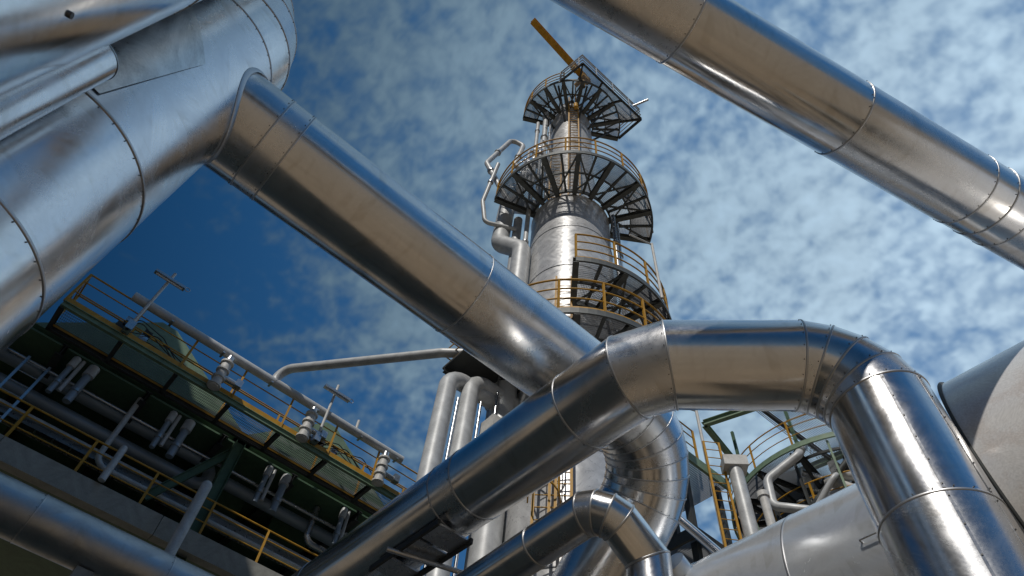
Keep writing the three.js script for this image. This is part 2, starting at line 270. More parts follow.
// ---------------------------------------------------------------- loop pipe in front
{
  const F = thing('loop_pipe', 'big bright silver pipe bending over and dropping straight to the ground', 'pipe', [5.75, 0, -1.4]);
  const s2 = Math.SQRT1_2, diag = v3([s2, 0, s2]);
  const pts = [[4.15, 0, -13.2], ...corner(v3([4.15, 7.36, -13.2]), v3([0, 1, 0]), v3([0, 0, 1]), 1.0, 4), [4.15, 7.36, -3.25], [4.327, 7.36, -2.823], ...corner(v3([5.75, 7.36, -1.4]), diag, v3([0, -1, 0]), 0.76, 5), [5.75, 0, -1.4]];
  const f = cladPipe(F, pts, 0.5, { cuts: { 4: [2.6, 5.99, 6.44, 8.38], 11: [1.4, 3.1, 4.8] }, seg: 96, lap: { 4: [0.75], 6: [0.35], 11: [2.6, -2.9] } });
  // pipe shoe under the north leg
  for (const z of [-7.62, -7.0, -6.55]) part('shoe_plate', box(3.9, 4.4, 6.79, 6.815, z - 0.2, z + 0.2), M.galv, F);
  part('shoe_web', box(4.135, 4.165, 6.818, 6.93, -7.8, -6.4), M.galv, F);
  part('shoe_rail', box(3.86, 3.9, 6.74, 6.82, -7.85, -6.3), M.dark, F); part('shoe_rail', box(4.4, 4.44, 6.74, 6.82, -7.85, -6.3), M.dark, F);
  part('guide_rod', cyl([3.72, 6.72, -7.2], [4.8, 6.72, -6.85], 0.035, 12), M.galv, F);
}
// ---------------------------------------------------------------- small pipe below
{
  const G = thing('small_pipe', 'thinner silver pipe with a gored elbow tucked under the big loop pipe', 'pipe', [4.9, 0, -3.86]);
  const V1 = v3([4.27, 6.02, -3.86]), dz = v3([-0.02, 0.03, 1]).normalize(), dx = v3([0.87, -0.48, 0]).normalize(), V2 = v3([4.9, 5.67, -3.86]), st = V1.clone().addScaledVector(dz, -8);
  cladPipe(G, [[st.x, 0, st.z], st, ...corner(V1, dz, dx, 0.3, 4), V2, [4.9, 0, -3.86]], 0.228, { seg: 48, cuts: { 1: [2.5, 4.8, 7.0], 7: [1.2, 3] }, lap: { 5: [0.4], 6: [0.4], 7: [1.2] }, band: 0.011, lift: 0.006 });
}
// ---------------------------------------------------------------- pipe high on the right
{
  const I = thing('overhead_pipe', 'bare silver pipe crossing high against the clouds with no supports in view', 'pipe', [-4.4, 0, -2.4]);
  const dir = v3([0.9675, 0, 0.253]).normalize(), m = v3([4.5, 9.5, 0.09]), a = m.clone().addScaledVector(dir, -9), b = m.clone().addScaledVector(dir, 12);
  cladPipe(I, [[a.x, 0, a.z], ...corner(a, v3([0, 1, 0]), dir, 0.9, 4), ...corner(b, dir, v3([0, -1, 0]), 1.2, 5), [b.x, 0, b.z]], 0.465, { seg: 96, cuts: { 4: [3.7, 5.92, 8.19, 10.08, 10.42, 10.75, 13, 16] }, lap: { 4: [2.1] } });
}
// ---------------------------------------------------------------- horizontal drum on the right
{
  const H = thing('horizontal_drum', 'large pale horizontal drum behind the dropping loop pipe', 'drum', [8.6, 0, -3.9]), hy = 6.57;
  cladPipe(H, [[8.6, hy, -6.6], [8.6, hy, -1.04]], 1.358, { seg: 120, cuts: { 0: [1.3, 3.0, 4.5] }, mats: [M.tank], band: 0.016, lift: 0.006 });
  part('dished_head', new THREE.SphereGeometry(1.355, 64, 16, 0, Math.PI * 2, 0, Math.PI / 2).scale(1, 0.35, 1).rotateX(-Math.PI / 2).translate(8.6, hy, -6.6), M.tank, H);
  for (const z of [-5.4, -2.4]) part('saddle', box(7.7, 9.5, 0, 5.6, z - 0.2, z + 0.2), M.concrete, H);
  part('manway', cyl([7.7, 7.3, -5.38], [7.35, 7.48, -5.38], 0.22, 24), M.tank, H);
  part('grab_bar', tube(fillet([[7.25, 6.5, -2.62], [7.19, 6.5, -2.62], [7.19, 6.5, -1.95], [7.25, 6.5, -1.95]], 0.02, 3), 0.011, 6), M.galv, H);
  const J = thing('jacketed_drum', 'huge pale drum jacket with faint rust stains and a dark folded rim', 'drum', [8.6, 0, 2.4]);
  cladPipe(J, [[8.6, hy, -1.02], [8.6, hy, 6]], 1.91, { seg: 128, cuts: { 0: [2.4, 4.6] }, mats: [M.rust], band: 0.016, lift: 0.006 });
  part('end_plate', disc([8.6, hy, -1.01], [0, 0, -1], 1.9, 96), M.tank, J);
  part('rear_plate', disc([8.6, hy, 5.99], [0, 0, 1], 1.9, 96), M.tank, J);
  const rim = []; for (let a = 0; a <= 96; a++) { const t = a / 96 * 2 * Math.PI; rim.push([8.6 + 1.92 * Math.cos(t), hy + 1.92 * Math.sin(t), -1.03]); }
  part('rim', tube(rim, 0.02, 6, false), M.dark, J);
  for (const z of [0.5, 4.5]) part('saddle', box(7.3, 9.9, 0, 5.0, z - 0.25, z + 0.25), M.concrete, J);
}

// ---------------------------------------------------------------- column with ring platforms
const TX = 9.13, TZ = -9.306, cx = -0.7003, cz = 0.7138, rx = 0.7138, rz = 0.7003;
const tw = (a, r, y) => { const t = a * Math.PI / 180; return new THREE.Vector3(TX + r * (Math.cos(t) * cx + Math.sin(t) * rx), y, TZ + r * (Math.cos(t) * cz + Math.sin(t) * rz)); };
const arcPts = (a0, a1, r, y, step = 4) => { const n = Math.ceil(Math.abs(a1 - a0) / step), o = []; for (let i = 0; i <= n; i++) o.push(tw(a0 + (a1 - a0) * i / n, r, y)); return o; };
const column = thing('distillation_column', 'tall silver process column ringed by railed platforms under a yellow jib', 'column', [TX, 0, TZ]);
{
  const prof = [[0, 3, 1.5, 1.5], [3, 6, 1.5, 1.5], [6, 9, 1.5, 1.5], [9, 12, 1.5, 1.5], [12, 14.5, 1.5, 1.5], [14.5, 17, 1.5, 1.5], [17, 19.5, 1.5, 1.5], [19.5, 22, 1.5, 1.5], [22, 24.3, 1.5, 1.5], [24.3, 25.4, 1.5, 1.03], [25.4, 28, 1.03, 1.03], [28, 30.6, 1.03, 1.03], [30.6, 33.2, 1.03, 1.03], [33.2, 35.6, 1.03, 1.03]];
  prof.forEach(([y0, y1, r0, r1], k) => {
    const g = new THREE.CylinderGeometry(r1, r0, y1 - y0, 72, 1, true), uv = g.attributes.uv; for (let i = 0; i < uv.count; i++) uv.setXY(i, uv.getX(i) * 9.4 + k * 0.7, uv.getY(i) * (y1 - y0) + k * 1.3);
    part('shell_course', g.translate(TX, (y0 + y1) / 2, TZ), M.shell, column);
    const rg = []; for (let a = 0; a <= 48; a++) rg.push([TX + (r1 + 0.002) * Math.cos(a / 24 * Math.PI), y1, TZ + (r1 + 0.002) * Math.sin(a / 24 * Math.PI)]); part('girth_band', tube(rg, 0.02, 6, false), M.galv, column);
  });
  part('top_head', new THREE.SphereGeometry(1.03, 48, 12, 0, Math.PI * 2, 0, Math.PI / 2).scale(1, 0.5, 1).translate(TX, 35.6, TZ), M.shell, column);
  part('top_nozzle', cyl([TX, 36, TZ], [TX, 36.7, TZ], 0.3, 20), M.shell, column);
}
function ringPlatform(y, ri, ro, a0, a1, { brk = 24, rail = true, railA, extra, mat = M.steel } = {}) {
  const gm = new MB(), step = 0.034, nb = Math.round((a1 - a0) * Math.PI / 180 * ro / step);
  for (let i = 0; i <= nb; i++) { const a = a0 + (a1 - a0) * i / nb; gm.bar(tw(a, i % 2 ? ri + 0.05 : (ri + ro) / 2, y), tw(a, ro - 0.02, y), 0.007, 0.04); }
  for (let r = ri + 0.12; r < ro; r += 0.06) { const p = arcPts(a0, a1, r, y + 0.008, 5); for (let i = 1; i < p.length; i++) gm.bar(p[i - 1], p[i], 0.008, 0.012); }
  const deck = part('platform', gm.geo(), M.grating, column, { label: 'ring platform of open grating on brackets' });
  for (const [r, h] of [[ro, 0.2], [ri + 0.08, 0.2], [(ri + ro) / 2, 0.12]]) { const p = arcPts(a0, a1, r, y - h / 2 + 0.02, 4), m = new MB(); for (let i = 1; i < p.length; i++) m.bar(p[i - 1], p[i], 0.05, h); part('ring_beam', m.geo(), mat, deck); }
  const n = Math.round((a1 - a0) / brk);
  for (let i = 0; i <= n; i++) { const a = a0 + (a1 - a0) * i / n; part('bracket', ibeam(tw(a, ri - 0.02, y - 0.16), tw(a, ro, y - 0.10), 0.17, 0.24), mat, deck); }
  for (let i = 0; i < n; i++) { const a = a0 + (a1 - a0) * (i + 0.5) / n, b0 = a0 + (a1 - a0) * i / n, b1 = a0 + (a1 - a0) * (i + 1) / n; part('joist', bar(tw(a, ri + 0.1, y - 0.07), tw(a, ro, y - 0.07), 0.08, 0.1), mat, deck); part('wind_brace', bar(tw(b0 + 1, ri + 0.15, y - 0.15), tw(b1 - 1, ro - 0.1, y - 0.15), 0.06, 0.05), mat, deck); if (i % 2) part('wind_brace', bar(tw(b1 - 1, ri + 0.15, y - 0.19), tw(b0 + 1, ro - 0.1, y - 0.19), 0.06, 0.03), mat, deck); }
  if (rail) { const top = railing(column, arcPts(railA ? railA[0] : a0, railA ? railA[1] : a1, ro - 0.03, y + 0.03, 4), { spacing: 1.15, toe: 0.1, mids: [0.35, 0.68], h: 1.3, r: 0.03 }); }
  return deck;
}
const P2 = ringPlatform(24.55, 1.5, 3.15, -66, 101, { brk: 23.8 });
ringPlatform(17.4, 1.5, 3.08, 3, 112, { brk: 27 });
ringPlatform(14.9, 1.5, 3.17, -48, 80, { brk: 25 });
ringPlatform(34.8, 1.03, 2.5, -76, 104, { brk: 22.5, railA: [-76, -8] });
{ // square corner added to the top platform
  const y = 34.8, a = tw(-12, 2.5, y), c = tw(10, 3.35, y), d = tw(83, 3.6, y), e = tw(103, 2.55, y);
  const gm = new MB(); for (let i = 0; i <= 150; i++) { const t = i / 150, q = c.clone().lerp(d, t), dir = new THREE.Vector3(TX, y, TZ).sub(q), L = dir.length(); if (L > 2.5) gm.bar(q, q.clone().addScaledVector(dir.normalize(), L - 2.45), 0.006, 0.03); }
  for (let k = 1; k < 12; k++) { const f = k / 12; gm.bar(c.clone().lerp(tw(10, 2.5, y), f), c.clone().lerp(d, 0.5).lerp(tw(44, 2.5, y), f), 0.008, 0.02); gm.bar(c.clone().lerp(d, 0.5).lerp(tw(44, 2.5, y), f), d.clone().lerp(tw(83, 2.5, y), f), 0.008, 0.02); }
  const deck = part('platform', gm.geo(), M.grating, column, { label: 'straight edged corner extension of the top platform' });
  for (const [p, q] of [[a, c], [c, d], [d, e]]) part('edge_beam', ibeam(p.clone().setY(y - 0.08), q.clone().setY(y - 0.08), 0.08, 0.17), M.dark, deck);
  for (const ang of [10, 34, 58, 83]) { const q = tw(ang, 2.5, y - 0.09), t = (ang - 10) / 73, o = c.clone().lerp(d, t).setY(y - 0.09); part('bracket', ibeam(q, o, 0.08, 0.15), M.dark, deck); }
  railing(column, [a, c, d, e].map((p) => p.clone().setY(y + 0.03)), { mat: M.palePipe, spacing: 1.2, toe: 0.14, toeMat: M.galv, h: 1.3, r: 0.035 });
  for (const ang of [-50, -15, 20, 55, 90]) part('diagonal_strut', cyl(tw(ang, 1.05, y - 1.7), tw(ang, 2.35, y - 0.2), 0.05, 8), M.dark, deck);
}
{ // jib crane on the top platform
  const p0 = tw(17, 2.2, 36.5), p1 = tw(-21, 5.3, 36.5), d = p1.clone().sub(p0).normalize();
  const j = thing('jib_crane', 'yellow jib beam sticking out from the column top', 'crane', [p0.x, 34.85, p0.z]);
  part('mast', cyl(p0.clone().setY(34.85), p0.clone().setY(36.4), 0.09, 14), M.yellow, j);
  part('jib_beam', ibeam(p0.clone().addScaledVector(d, -0.45), p1, 0.3, 0.34), M.yellow, j);
  part('pivot_box', bar(p0.clone().setY(35.9), p0.clone().setY(36.3), 0.4, 0.4), M.yellow, j);
  const hp = tw(8, 1.75, 36.3); part('hoist_chain', cyl(hp.clone().setY(33.4), hp, 0.03, 6), M.yellow, j); part('hook_block', cyl(hp.clone().setY(33.0), hp.clone().setY(33.45), 0.1, 10), M.yellow, j); part('trolley', bar(tw(8, 1.75, 36.2), p0.clone().setY(36.2), 0.2, 0.2), M.yellow, j);
  part('hoist', bar(p0.clone().addScaledVector(d, 0.7).setY(35.95), p0.clone().addScaledVector(d, 0.7).setY(36.32), 0.24, 0.3), M.yellow, j);
}
// ladders on the column
ladder(column, tw(-6, 1.78, 9), tw(-6, 1.78, 18.4), [rx, 0, rz], { cage: false });
ladder(column, tw(-16, 1.85, 9), tw(-16, 1.85, 14.6), [rx, 0, rz], { cage: true, out: [cx, 0, cz] });
ladder(column, tw(6, 1.35, 24.6), tw(6, 1.35, 35.6), [rx, 0, rz], { cage: false });
ladder(column, tw(-28, 1.3, 24.6), tw(-28, 1.3, 29), [rx, 0, rz], { cage: false });
{ // trays of small pipework hugging the column
  const pipes = [
    ['overhead_line', 'grey riser hugging the column below the middle platform', [tw(-78, 2.05, 0.0), tw(-78, 2.05, 24.3)], 0.17, M.palePipe],
    ['overhead_line', 'thin grey riser between the column and its fatter neighbour', [tw(-64, 1.78, 0.0), tw(-64, 1.78, 33.5)], 0.09, M.palePipe],
    ['overhead_line', 'thick bent vapour pipe curling out from the column side', fillet([tw(-80, 1.3, 25.6), tw(-80, 2.55, 25.6), tw(-80, 2.62, 22.5), tw(-66, 1.85, 21.6), tw(-66, 1.9, 8)], [0.5, 0.6, 0.5], 6), 0.33, M.palePipe],
    ['overhead_line', 'slender pipe loop arched above the middle platform', fillet([tw(-67, 2.5, 24.6), tw(-68, 3.05, 25.8), tw(-69, 3.77, 27.6), tw(-67, 2.9, 30.6), tw(-65, 2.35, 30.2), tw(-66, 2.62, 27.9), tw(-66, 1.0, 27.6)], [0.3, 0.3, 0.25, 0.25, 0.3], 6), 0.11, M.palePipe],
    ['overhead_line', 'slender pipe hooked round the platform end', fillet([tw(-62, 3.35, 27.0), tw(-72, 3.55, 24.6), tw(-74, 3.3, 23.3), tw(-72, 2.1, 23.2)], 0.3, 6), 0.085, M.palePipe],
    ['overhead_line', 'upper bundle pipe climbing to the top platform', [tw(-55, 1.5, 25), tw(-55, 1.5, 34.6)], 0.13, M.palePipe],
    ['overhead_line', 'thin conduit beside the upper bundle pipe', [tw(-42, 1.45, 25), tw(-42, 1.45, 33)], 0.06, M.galv],
    ['overhead_line', 'dark drain line on the shaded column side', [tw(84, 1.75, 0), tw(84, 1.75, 24.3)], 0.11, M.galv],
    ['overhead_line', 'second dark drain line on the shaded column side', [tw(70, 1.72, 18.5), tw(70, 1.72, 24.3)], 0.08, M.galv],
    ['overhead_line', 'short pipe stub out beyond the top platform edge', [tw(72, 3.3, 35.0), tw(72, 4.1, 35.2)], 0.06, M.galv],
  ];
  for (const [n, label, pts, r, m] of pipes) { const p0 = v3(pts[0]), t = thing('riser_pipe', label, 'pipe', [p0.x, p0.y, p0.z]); part('pipe_shell', tube(pts, r, 16), m, t); for (let i = 0; i + 1 < pts.length; i += 3) { if (r > 0.3) break; const a = v3(pts[i]), b = v3(pts[i + 1]), L = a.distanceTo(b), dd = b.clone().sub(a).normalize(); for (let s = 1.2; s < L - 0.3; s += 2.6) part('flange', cyl(a.clone().addScaledVector(dd, s), a.clone().addScaledVector(dd, s + 0.09), r * 1.4, 14), M.galv, t); } }
  // valve cluster above the middle platform, left
  const vc = thing('valve_cluster', 'cluster of small grey valves and loops above the middle platform', 'valves', [tw(-52, 2.2, 24.58).x, 24.58, tw(-52, 2.2, 24.58).z]);
  for (let i = 0; i < 6; i++) { const a = -62 + i * 6, y = 25.6 + (i % 3) * 0.7; part('valve_pipe', tube(fillet([tw(a, 2.3, 24.6), tw(a, 2.3, y + 1.6), tw(a + 2, 1.5, y + 1.6)], 0.2, 4), 0.06, 8), M.palePipe, vc); part('valve_body', cyl(tw(a, 2.3, y), tw(a, 2.3, y + 0.35), 0.14, 12), M.galv, vc); part('hand_wheel', tube([...Array(13)].map((_, k) => tw(a, 2.55, y + 0.17).add(v3([rx, 0, rz]).multiplyScalar(0.16 * Math.cos(k / 6 * Math.PI))).add(v3([0, 0.16 * Math.sin(k / 6 * Math.PI), 0]))), 0.015, 5, false), M.galv, vc); }
  const lm = thing('platform_lamp_mast', 'white lamp mast clamped to the lower column platform rail', 'lamp mast', [tw(57, 3.12, 17.4).x, 17.4, tw(57, 3.12, 17.4).z]);
  part('mast', cyl(tw(57, 3.12, 17.4), tw(57, 3.12, 20.4), 0.045, 10), M.white, lm);
  part('arm', cyl(tw(57, 3.12, 20.35), tw(40, 2.9, 20.1), 0.03, 8), M.white, lm);
  const lm2 = lm.clone(); lm2.name = num('platform_lamp_mast'); const q = tw(95, 3.2, 24.55), q1 = tw(57, 3.12, 17.4); lm2.position.add(q.clone().sub(q1)); lm2.userData = { label: 'white lamp mast clamped to the end of the middle column platform', category: 'lamp mast' }; scene.add(lm2);
}

// ---------------------------------------------------------------- twin risers and the thin line across the sky
{
  for (const [az, dh, top, label, rt] of [[29.6, 11.6, 13.9, 'pale upright pipe with a bare rounded top, the one farther from the column', 0.225], [32.4, 11.8, 14.1, 'pale upright pipe elbowing over behind the branch duct', 0.225]]) {
    const t = az * Math.PI / 180, x = dh * Math.sin(t), z = -dh * Math.cos(t), p = thing('riser_pipe', label, 'pipe', [x, 0, z]);
    part('pipe_shell', tube(fillet([[x, 0, z], [x, top, z], [x + (rt ? 1.9 : 1), top - 0.02, z + 0.1]], 0.42, 6), rt, 24), M.palePipe, p);
    part('tracer_line', cyl([x + 0.33, 0, z + 0.05], [x + 0.33, top - 0.6, z + 0.05], 0.035, 8), M.galv, p);
  }
  const N = thing('transfer_line', 'thin pale pipe spanning open sky from the rack to the twin risers', 'pipe', [2.87, 14.85, -14.62]);
  part('pipe_shell', tube(fillet([[2.87, 14.85, -14.62], [2.87, 15.38, -14.62], [5.62, 15.05, -10.55], [6.6, 15.02, -9.6]], [0.4, 0.3], 6), 0.13, 16), M.palePipe, N);
  const pf = thing('access_platform', 'small dark platform with a yellow rail at the tops of the twin risers', 'platform', [6.6, 0, -9.9]);
  part('deck', box(5.75, 8.0, 14.55, 14.62, -10.6, -9.6), M.dark, pf);
  for (const [x, z] of [[7.9, -10.5], [7.9, -9.7]]) part('column', box(x - 0.1, x + 0.1, 0, 14.55, z - 0.1, z + 0.1), M.green, pf);
  part('beam', ibeam([5.75, 14.46, -10.5], [8, 14.46, -10.5], 0.1, 0.16), M.dark, pf);
  railing(pf, [[8, 14.62, -10.58], [5.8, 14.62, -10.58], [5.8, 14.62, -9.65]], { toe: 0.1 });
  const wb = thing('junction_box', 'white box hung under the branch duct near the twin risers', 'box', [7.0, 12.3, -9.6]);
  part('box_shell', box(6.8, 7.25, 12.0, 12.95, -10.0, -9.5), M.white, wb); part('hanger', cyl([7.0, 12.95, -9.75], [7.0, 14.55, -9.75], 0.04, 8), M.galv, wb);
}

// ---------------------------------------------------------------- pipe rack on the left
{
  const K = thing('pipe_rack', 'dark green two storey pipe rack with yellow railed walkways', 'rack', [2.5, 0, -18]);
  const X0 = -2.38, X1 = 8.6, y = 13.7, zn = -14.7, zf = -15.62;
  // walkway
  const gm = new MB(); for (let x = X0; x < X1; x += 0.045) gm.bar([x, y - 0.02, zn - 0.04], [x, y - 0.02, zf + 0.04], 0.006, 0.035); for (let z = zn - 0.12; z > zf; z -= 0.1) gm.bar([X0, y - 0.006, z], [X1, y - 0.006, z], 0.008, 0.01);
  const deck = part('walkway_grating', gm.geo(), M.grating, K);
  part('edge_beam', ibeam([X0, y - 0.09, zn], [X1, y - 0.09, zn], 0.1, 0.16), M.palegreen, K);
  part('edge_beam', ibeam([X0, y - 0.12, zf], [X1, y - 0.12, zf], 0.1, 0.2), M.dark, K);
  for (let x = X0 + 0.05; x < X1; x += 1.49) part('cross_beam', ibeam([x, y - 0.13, zn], [x, y - 0.13, zf], 0.1, 0.18), M.dark, K);
  railing(K, [[X0, y, zf], [X0, y, zn], [X1, y, zn]], { toe: 0.15, posts: [0, 0.92, ...Array.from({ length: 7 }, (_, i) => 0.92 + 1.49 * (i + 1))] });
  railing(K, [[X0, y, zf + 0.03], [X1, y, zf + 0.03]], { toe: 0, mids: [0.55], posts: Array.from({ length: 7 }, (_, i) => 0.05 + 1.49 * (i + 1)) });
  part('kick_strip', box(X0, X1, y - 0.11, y - 0.05, zf + 0.055, zf + 0.067), M.yellow, K);
  // ceiling between walkway and lower floor
  for (let i = 0; i < 6; i++) { const x = X0 - 1.6 + i * 2.2; part('ceiling_panel', box(x + 0.06, x + 2.14, y - 0.25, y - 0.2, -21.2, zf - 0.25), M.green, K); part('ceiling_beam', ibeam([x, y - 0.36, zf - 0.2], [x, y - 0.36, -21.2], 0.18, 0.34), M.dark, K); part('hatch_box', box(x + 0.5, x + 1.75, y - 0.75, y - 0.26, -19.2, -17.9), M.green, K); }
  for (const z of [-18.6, -20.8]) part('long_beam', ibeam([X0 - 1.6, y - 0.62, z], [X1 + 2, y - 0.62, z], 0.18, 0.24), M.dark, K);
  // plenum chambers above the walkway
  for (const [a, b, c, d] of [[-2.7, 3.4, -0.4, 0.05], [2.9, 8.5, 5.15, 5.5]]) {
    const s = new THREE.Shape([[a, 13.75], [b, 13.75], [d, 15.85], [c, 15.85]].map((q) => new THREE.Vector2(...q))), g = new THREE.ExtrudeGeometry(s, { depth: 4.2, bevelEnabled: false }); g.translate(0, 0, -20.2); part('plenum', g, M.palegreen, K);
  }
  // columns and braces
  for (const x of [-2.9, 3.05, 8.4]) for (const z of [-15.75, -20.9]) part('column', ibeam([x, 0, z], [x, y - 0.26, z], 0.26, 0.26, [1, 0, 0]), M.green, K);
  part('brace', ibeam([1.7, 11.0, -15.9], [3.0, 13.2, -15.9], 0.16, 0.2), M.green, K);
  part('brace', ibeam([7.0, 11.0, -15.9], [8.3, 13.2, -15.9], 0.16, 0.2), M.green, K);
  // lower floor
  part('floor_slab', box(-5, 9.5, 10.3, 10.53, -21.2, -15.72), M.green, K);
  for (let i = 0; i < 4; i++) part('edge_beam', box(-5 + i * 3.62, -5 + (i + 1) * 3.62 - 0.015, 10.04, 10.54, -15.7, -15.42), M.concrete, K);
  railing(K, [[-4.4, 10.54, -15.52], [9.2, 10.54, -15.52]], { h: 0.93, toe: 0, spacing: 1.5 });
  part('rear_wall', box(-5, 9.5, 10.53, 13.4, -21.4, -21.25), M.green, K);
  ladder(K, [-2.0, 10.55, -16.2], [-2.0, 13.0, -16.2], [1, 0, 0], { w: 0.5, mat: M.galv });
}
const along = (name, label, pts, r, m, group, cat = 'pipe') => { const p0 = v3(pts[0]), t = thing(name, label, cat, [p0.x, p0.y, p0.z], group); part('pipe_shell', tube(pts, r, 20), m, t); return t; };
{
  const R = along('header_pipe', 'long straight pipe resting along the top rail of the rack walkway', [[-1.32, 14.86, -14.62], [7.3, 14.86, -14.62]], 0.125, M.palePipe);
  for (const x of [-0.2, 1.3, 2.8, 4.3, 5.8, 7.1]) part('clamp', box(x - 0.03, x + 0.03, 14.72, 14.76, -14.74, -14.5), M.galv, R);
  part('vent_stub', cyl([5.6, 14.98, -14.62], [5.6, 15.3, -14.62], 0.045, 10), M.white, R);
  along('hairpin_pipe', 'hairpin of blue grey pipe slung below the rack ceiling', fillet([[-4.6, 13.28, -17], [2.95, 13.28, -17], [2.95, 12.62, -17], [-4.6, 12.62, -17]], 0.32, 6), 0.16, M.bluePipe);
  along('rack_pipe', 'straight blue grey pipe running on beyond the hairpin bend', [[3.45, 13.05, -17], [9.6, 13.05, -17]], 0.17, M.bluePipe);
  along('rack_pipe', 'thin rusty pipe low at the back of the rack', [[-4.6, 12.0, -19], [9.4, 12.0, -19]], 0.12, M.bluePipe);
  along('rack_pipe', 'thin grey line just under the rack ceiling panels', [[-4.4, 13.0, -16.35], [9.4, 13.0, -16.35]], 0.05, M.galv);
  along('rack_pipe', 'pair-mate thin white line at mid height in the rack', [[-4.4, 11.9, -16.6], [9.4, 11.9, -16.6]], 0.06, M.palePipe);
  along('rack_pipe', 'dropping white branch line that turns along the lower rack floor', fillet([[0.35, 13.4, -16.1], [0.35, 11.3, -16.1], [6.3, 11.3, -16.1]], 0.3, 5), 0.07, M.palePipe);
  along('rack_pipe', 'short silver crossover climbing to the rack ceiling', fillet([[6.0, 13.4, -16.5], [6.0, 12.3, -16.5], [7.4, 12.3, -16.5], [7.4, 10.6, -16.5]], 0.25, 5), 0.09, M.galv);
  along('rack_pipe', 'blue grey pipe deep in the rack above the cable tray', [[-4.6, 12.75, -18.2], [9.4, 12.75, -18.2]], 0.13, M.bluePipe);
  along('rack_pipe', 'fat grey pipe on the lower rack floor', [[-4.6, 11.0, -17.3], [9.4, 11.0, -17.3]], 0.19, M.bluePipe);
  along('rack_pipe', 'slim galvanised pipe on the lower rack floor before the fat one', [[-4.6, 10.85, -16.7], [9.4, 10.85, -16.7]], 0.07, M.galv);
  const tray = thing('cable_tray', 'narrow cable tray slung in the rack below the hairpin pipe', 'cable tray', [2, 12.2, -17.6]);
  for (const z of [-17.45, -17.85]) part('tray_side', box(-4.4, 9.4, 12.2, 12.32, z - 0.01, z + 0.01), M.galv, tray);
  for (let x = -4.3; x < 9.4; x += 0.45) part('tray_rung', box(x - 0.02, x + 0.02, 12.21, 12.24, -17.84, -17.46), M.galv, tray);
  part('cable_bundle', tube([[-4.4, 12.29, -17.6], [0, 12.28, -17.66], [4, 12.29, -17.58], [9.4, 12.29, -17.64]], 0.045, 8), M.dark, tray);
  const Q = thing('insulated_main', 'fat dull silver main running below the concrete floor edge', 'pipe', [2, 0, -13]);
  cladPipe(Q, [[-9, 8.06, -13], [12, 8.06, -13]], 0.43, { seg: 64, cuts: { 0: [2, 4.3, 6.7, 9.0, 11.4, 14, 17] }, lap: {}, mats: [M.vessel] });
  for (const x of [-6, 1.2, 8]) part('support_post', box(x - 0.15, x + 0.15, 0, 7.63, -13.15, -12.85), M.concrete, Q);
  const U = thing('underfloor_main', 'dark fat pipe end low beneath the dull silver main', 'pipe', [-1.1, 0, -12]);
  cladPipe(U, [[-6, 5.7, -12], [-0.9, 5.7, -12]], 0.5, { seg: 48, mats: [M.vessel] }); part('cap', disc([-0.9, 5.7, -12], [1, 0, 0], 0.49), M.vessel, U); part('support_post', box(-2.2, -1.9, 0, 5.21, -12.15, -11.85), M.concrete, U);
  // vents standing on the floor edge
  for (const [x, z, y0, y1, r, label] of [[2.55, -14.3, 8.3, 10.95, 0.12, 'thick round-topped grey vent rising in front of the concrete edge'], [0.68, -15.3, 10.55, 11.45, 0.08, 'short slim grey vent on the concrete edge']]) { const t = thing('vent_pipe', label, 'vent', [x, y0, z]); part('pipe_shell', cyl([x, y0, z], [x, y1, z], r, 20), M.palePipe, t); part('cap', new THREE.SphereGeometry(r, 20, 8, 0, Math.PI * 2, 0, Math.PI / 2).translate(x, y1, z), M.palePipe, t); }
  // drain nozzles below the ceiling
  const nz = [[-1.40, 0], [-0.96, 1], [1.22, 0], [1.69, 1], [4.12, 0], [4.66, 1], [6.6, 0]];
  for (const [x, k] of nz) { const z = -15.95, t = thing('drain_nozzle', k ? 'stout white tipped nozzle hanging below the rack ceiling' : 'slim nozzle with a paired tube hanging below the rack ceiling', 'nozzle', [x, 12.2, z], k ? 'stout nozzles below the rack ceiling' : 'slim nozzles below the rack ceiling'); part('pipe_shell', cyl([x, 12.25, z], [x, 13.44, z], k ? 0.1 : 0.07, 14), M.bluePipe, t); part('flange', cyl([x, 13.1, z], [x, 13.4, z], k ? 0.14 : 0.1, 14), M.palePipe, t); part('tip', cyl([x, 12.55, z], [x, 12.63, z], k ? 0.13 : 0.1, 14), M.galv, t); if (!k) part('tube', cyl([x + 0.16, 12.4, z], [x + 0.16, 13.42, z], 0.05, 10), M.palePipe, t); }
  // relief valves behind the rail
  const vals = [[1.53, 'white relief valve between the two lamp poles on the rack walkway'], [4.18, 'white relief valve tight against a lamp pole on the rack walkway'], [6.68, 'white relief valve at the far railing end past both lamp poles']];
  for (const [x, label] of vals) { const t = thing('relief_valve', label, 'valve', [x, 13.55, -14.48], 'relief valves on the rack walkway'), z = -14.48; part('body', cyl([x, 13.55, z], [x, 14.45, z], 0.13, 18), M.white, t); for (const yy of [13.58, 13.85, 14.12, 14.40]) part('flange', cyl([x, yy, z], [x, yy + 0.06, z], 0.175, 18), M.white, t); part('bonnet', cyl([x, 14.45, z], [x, 14.66, z], 0.1, 12), M.galv, t); part('outlet', cyl([x, 13.98, z], [x + 0.5, 13.98, z], 0.08, 12), M.galv, t); part('actuator', box(x + 0.42, x + 0.6, 13.9, 14.12, z - 0.1, z + 0.1), M.galv, t); }
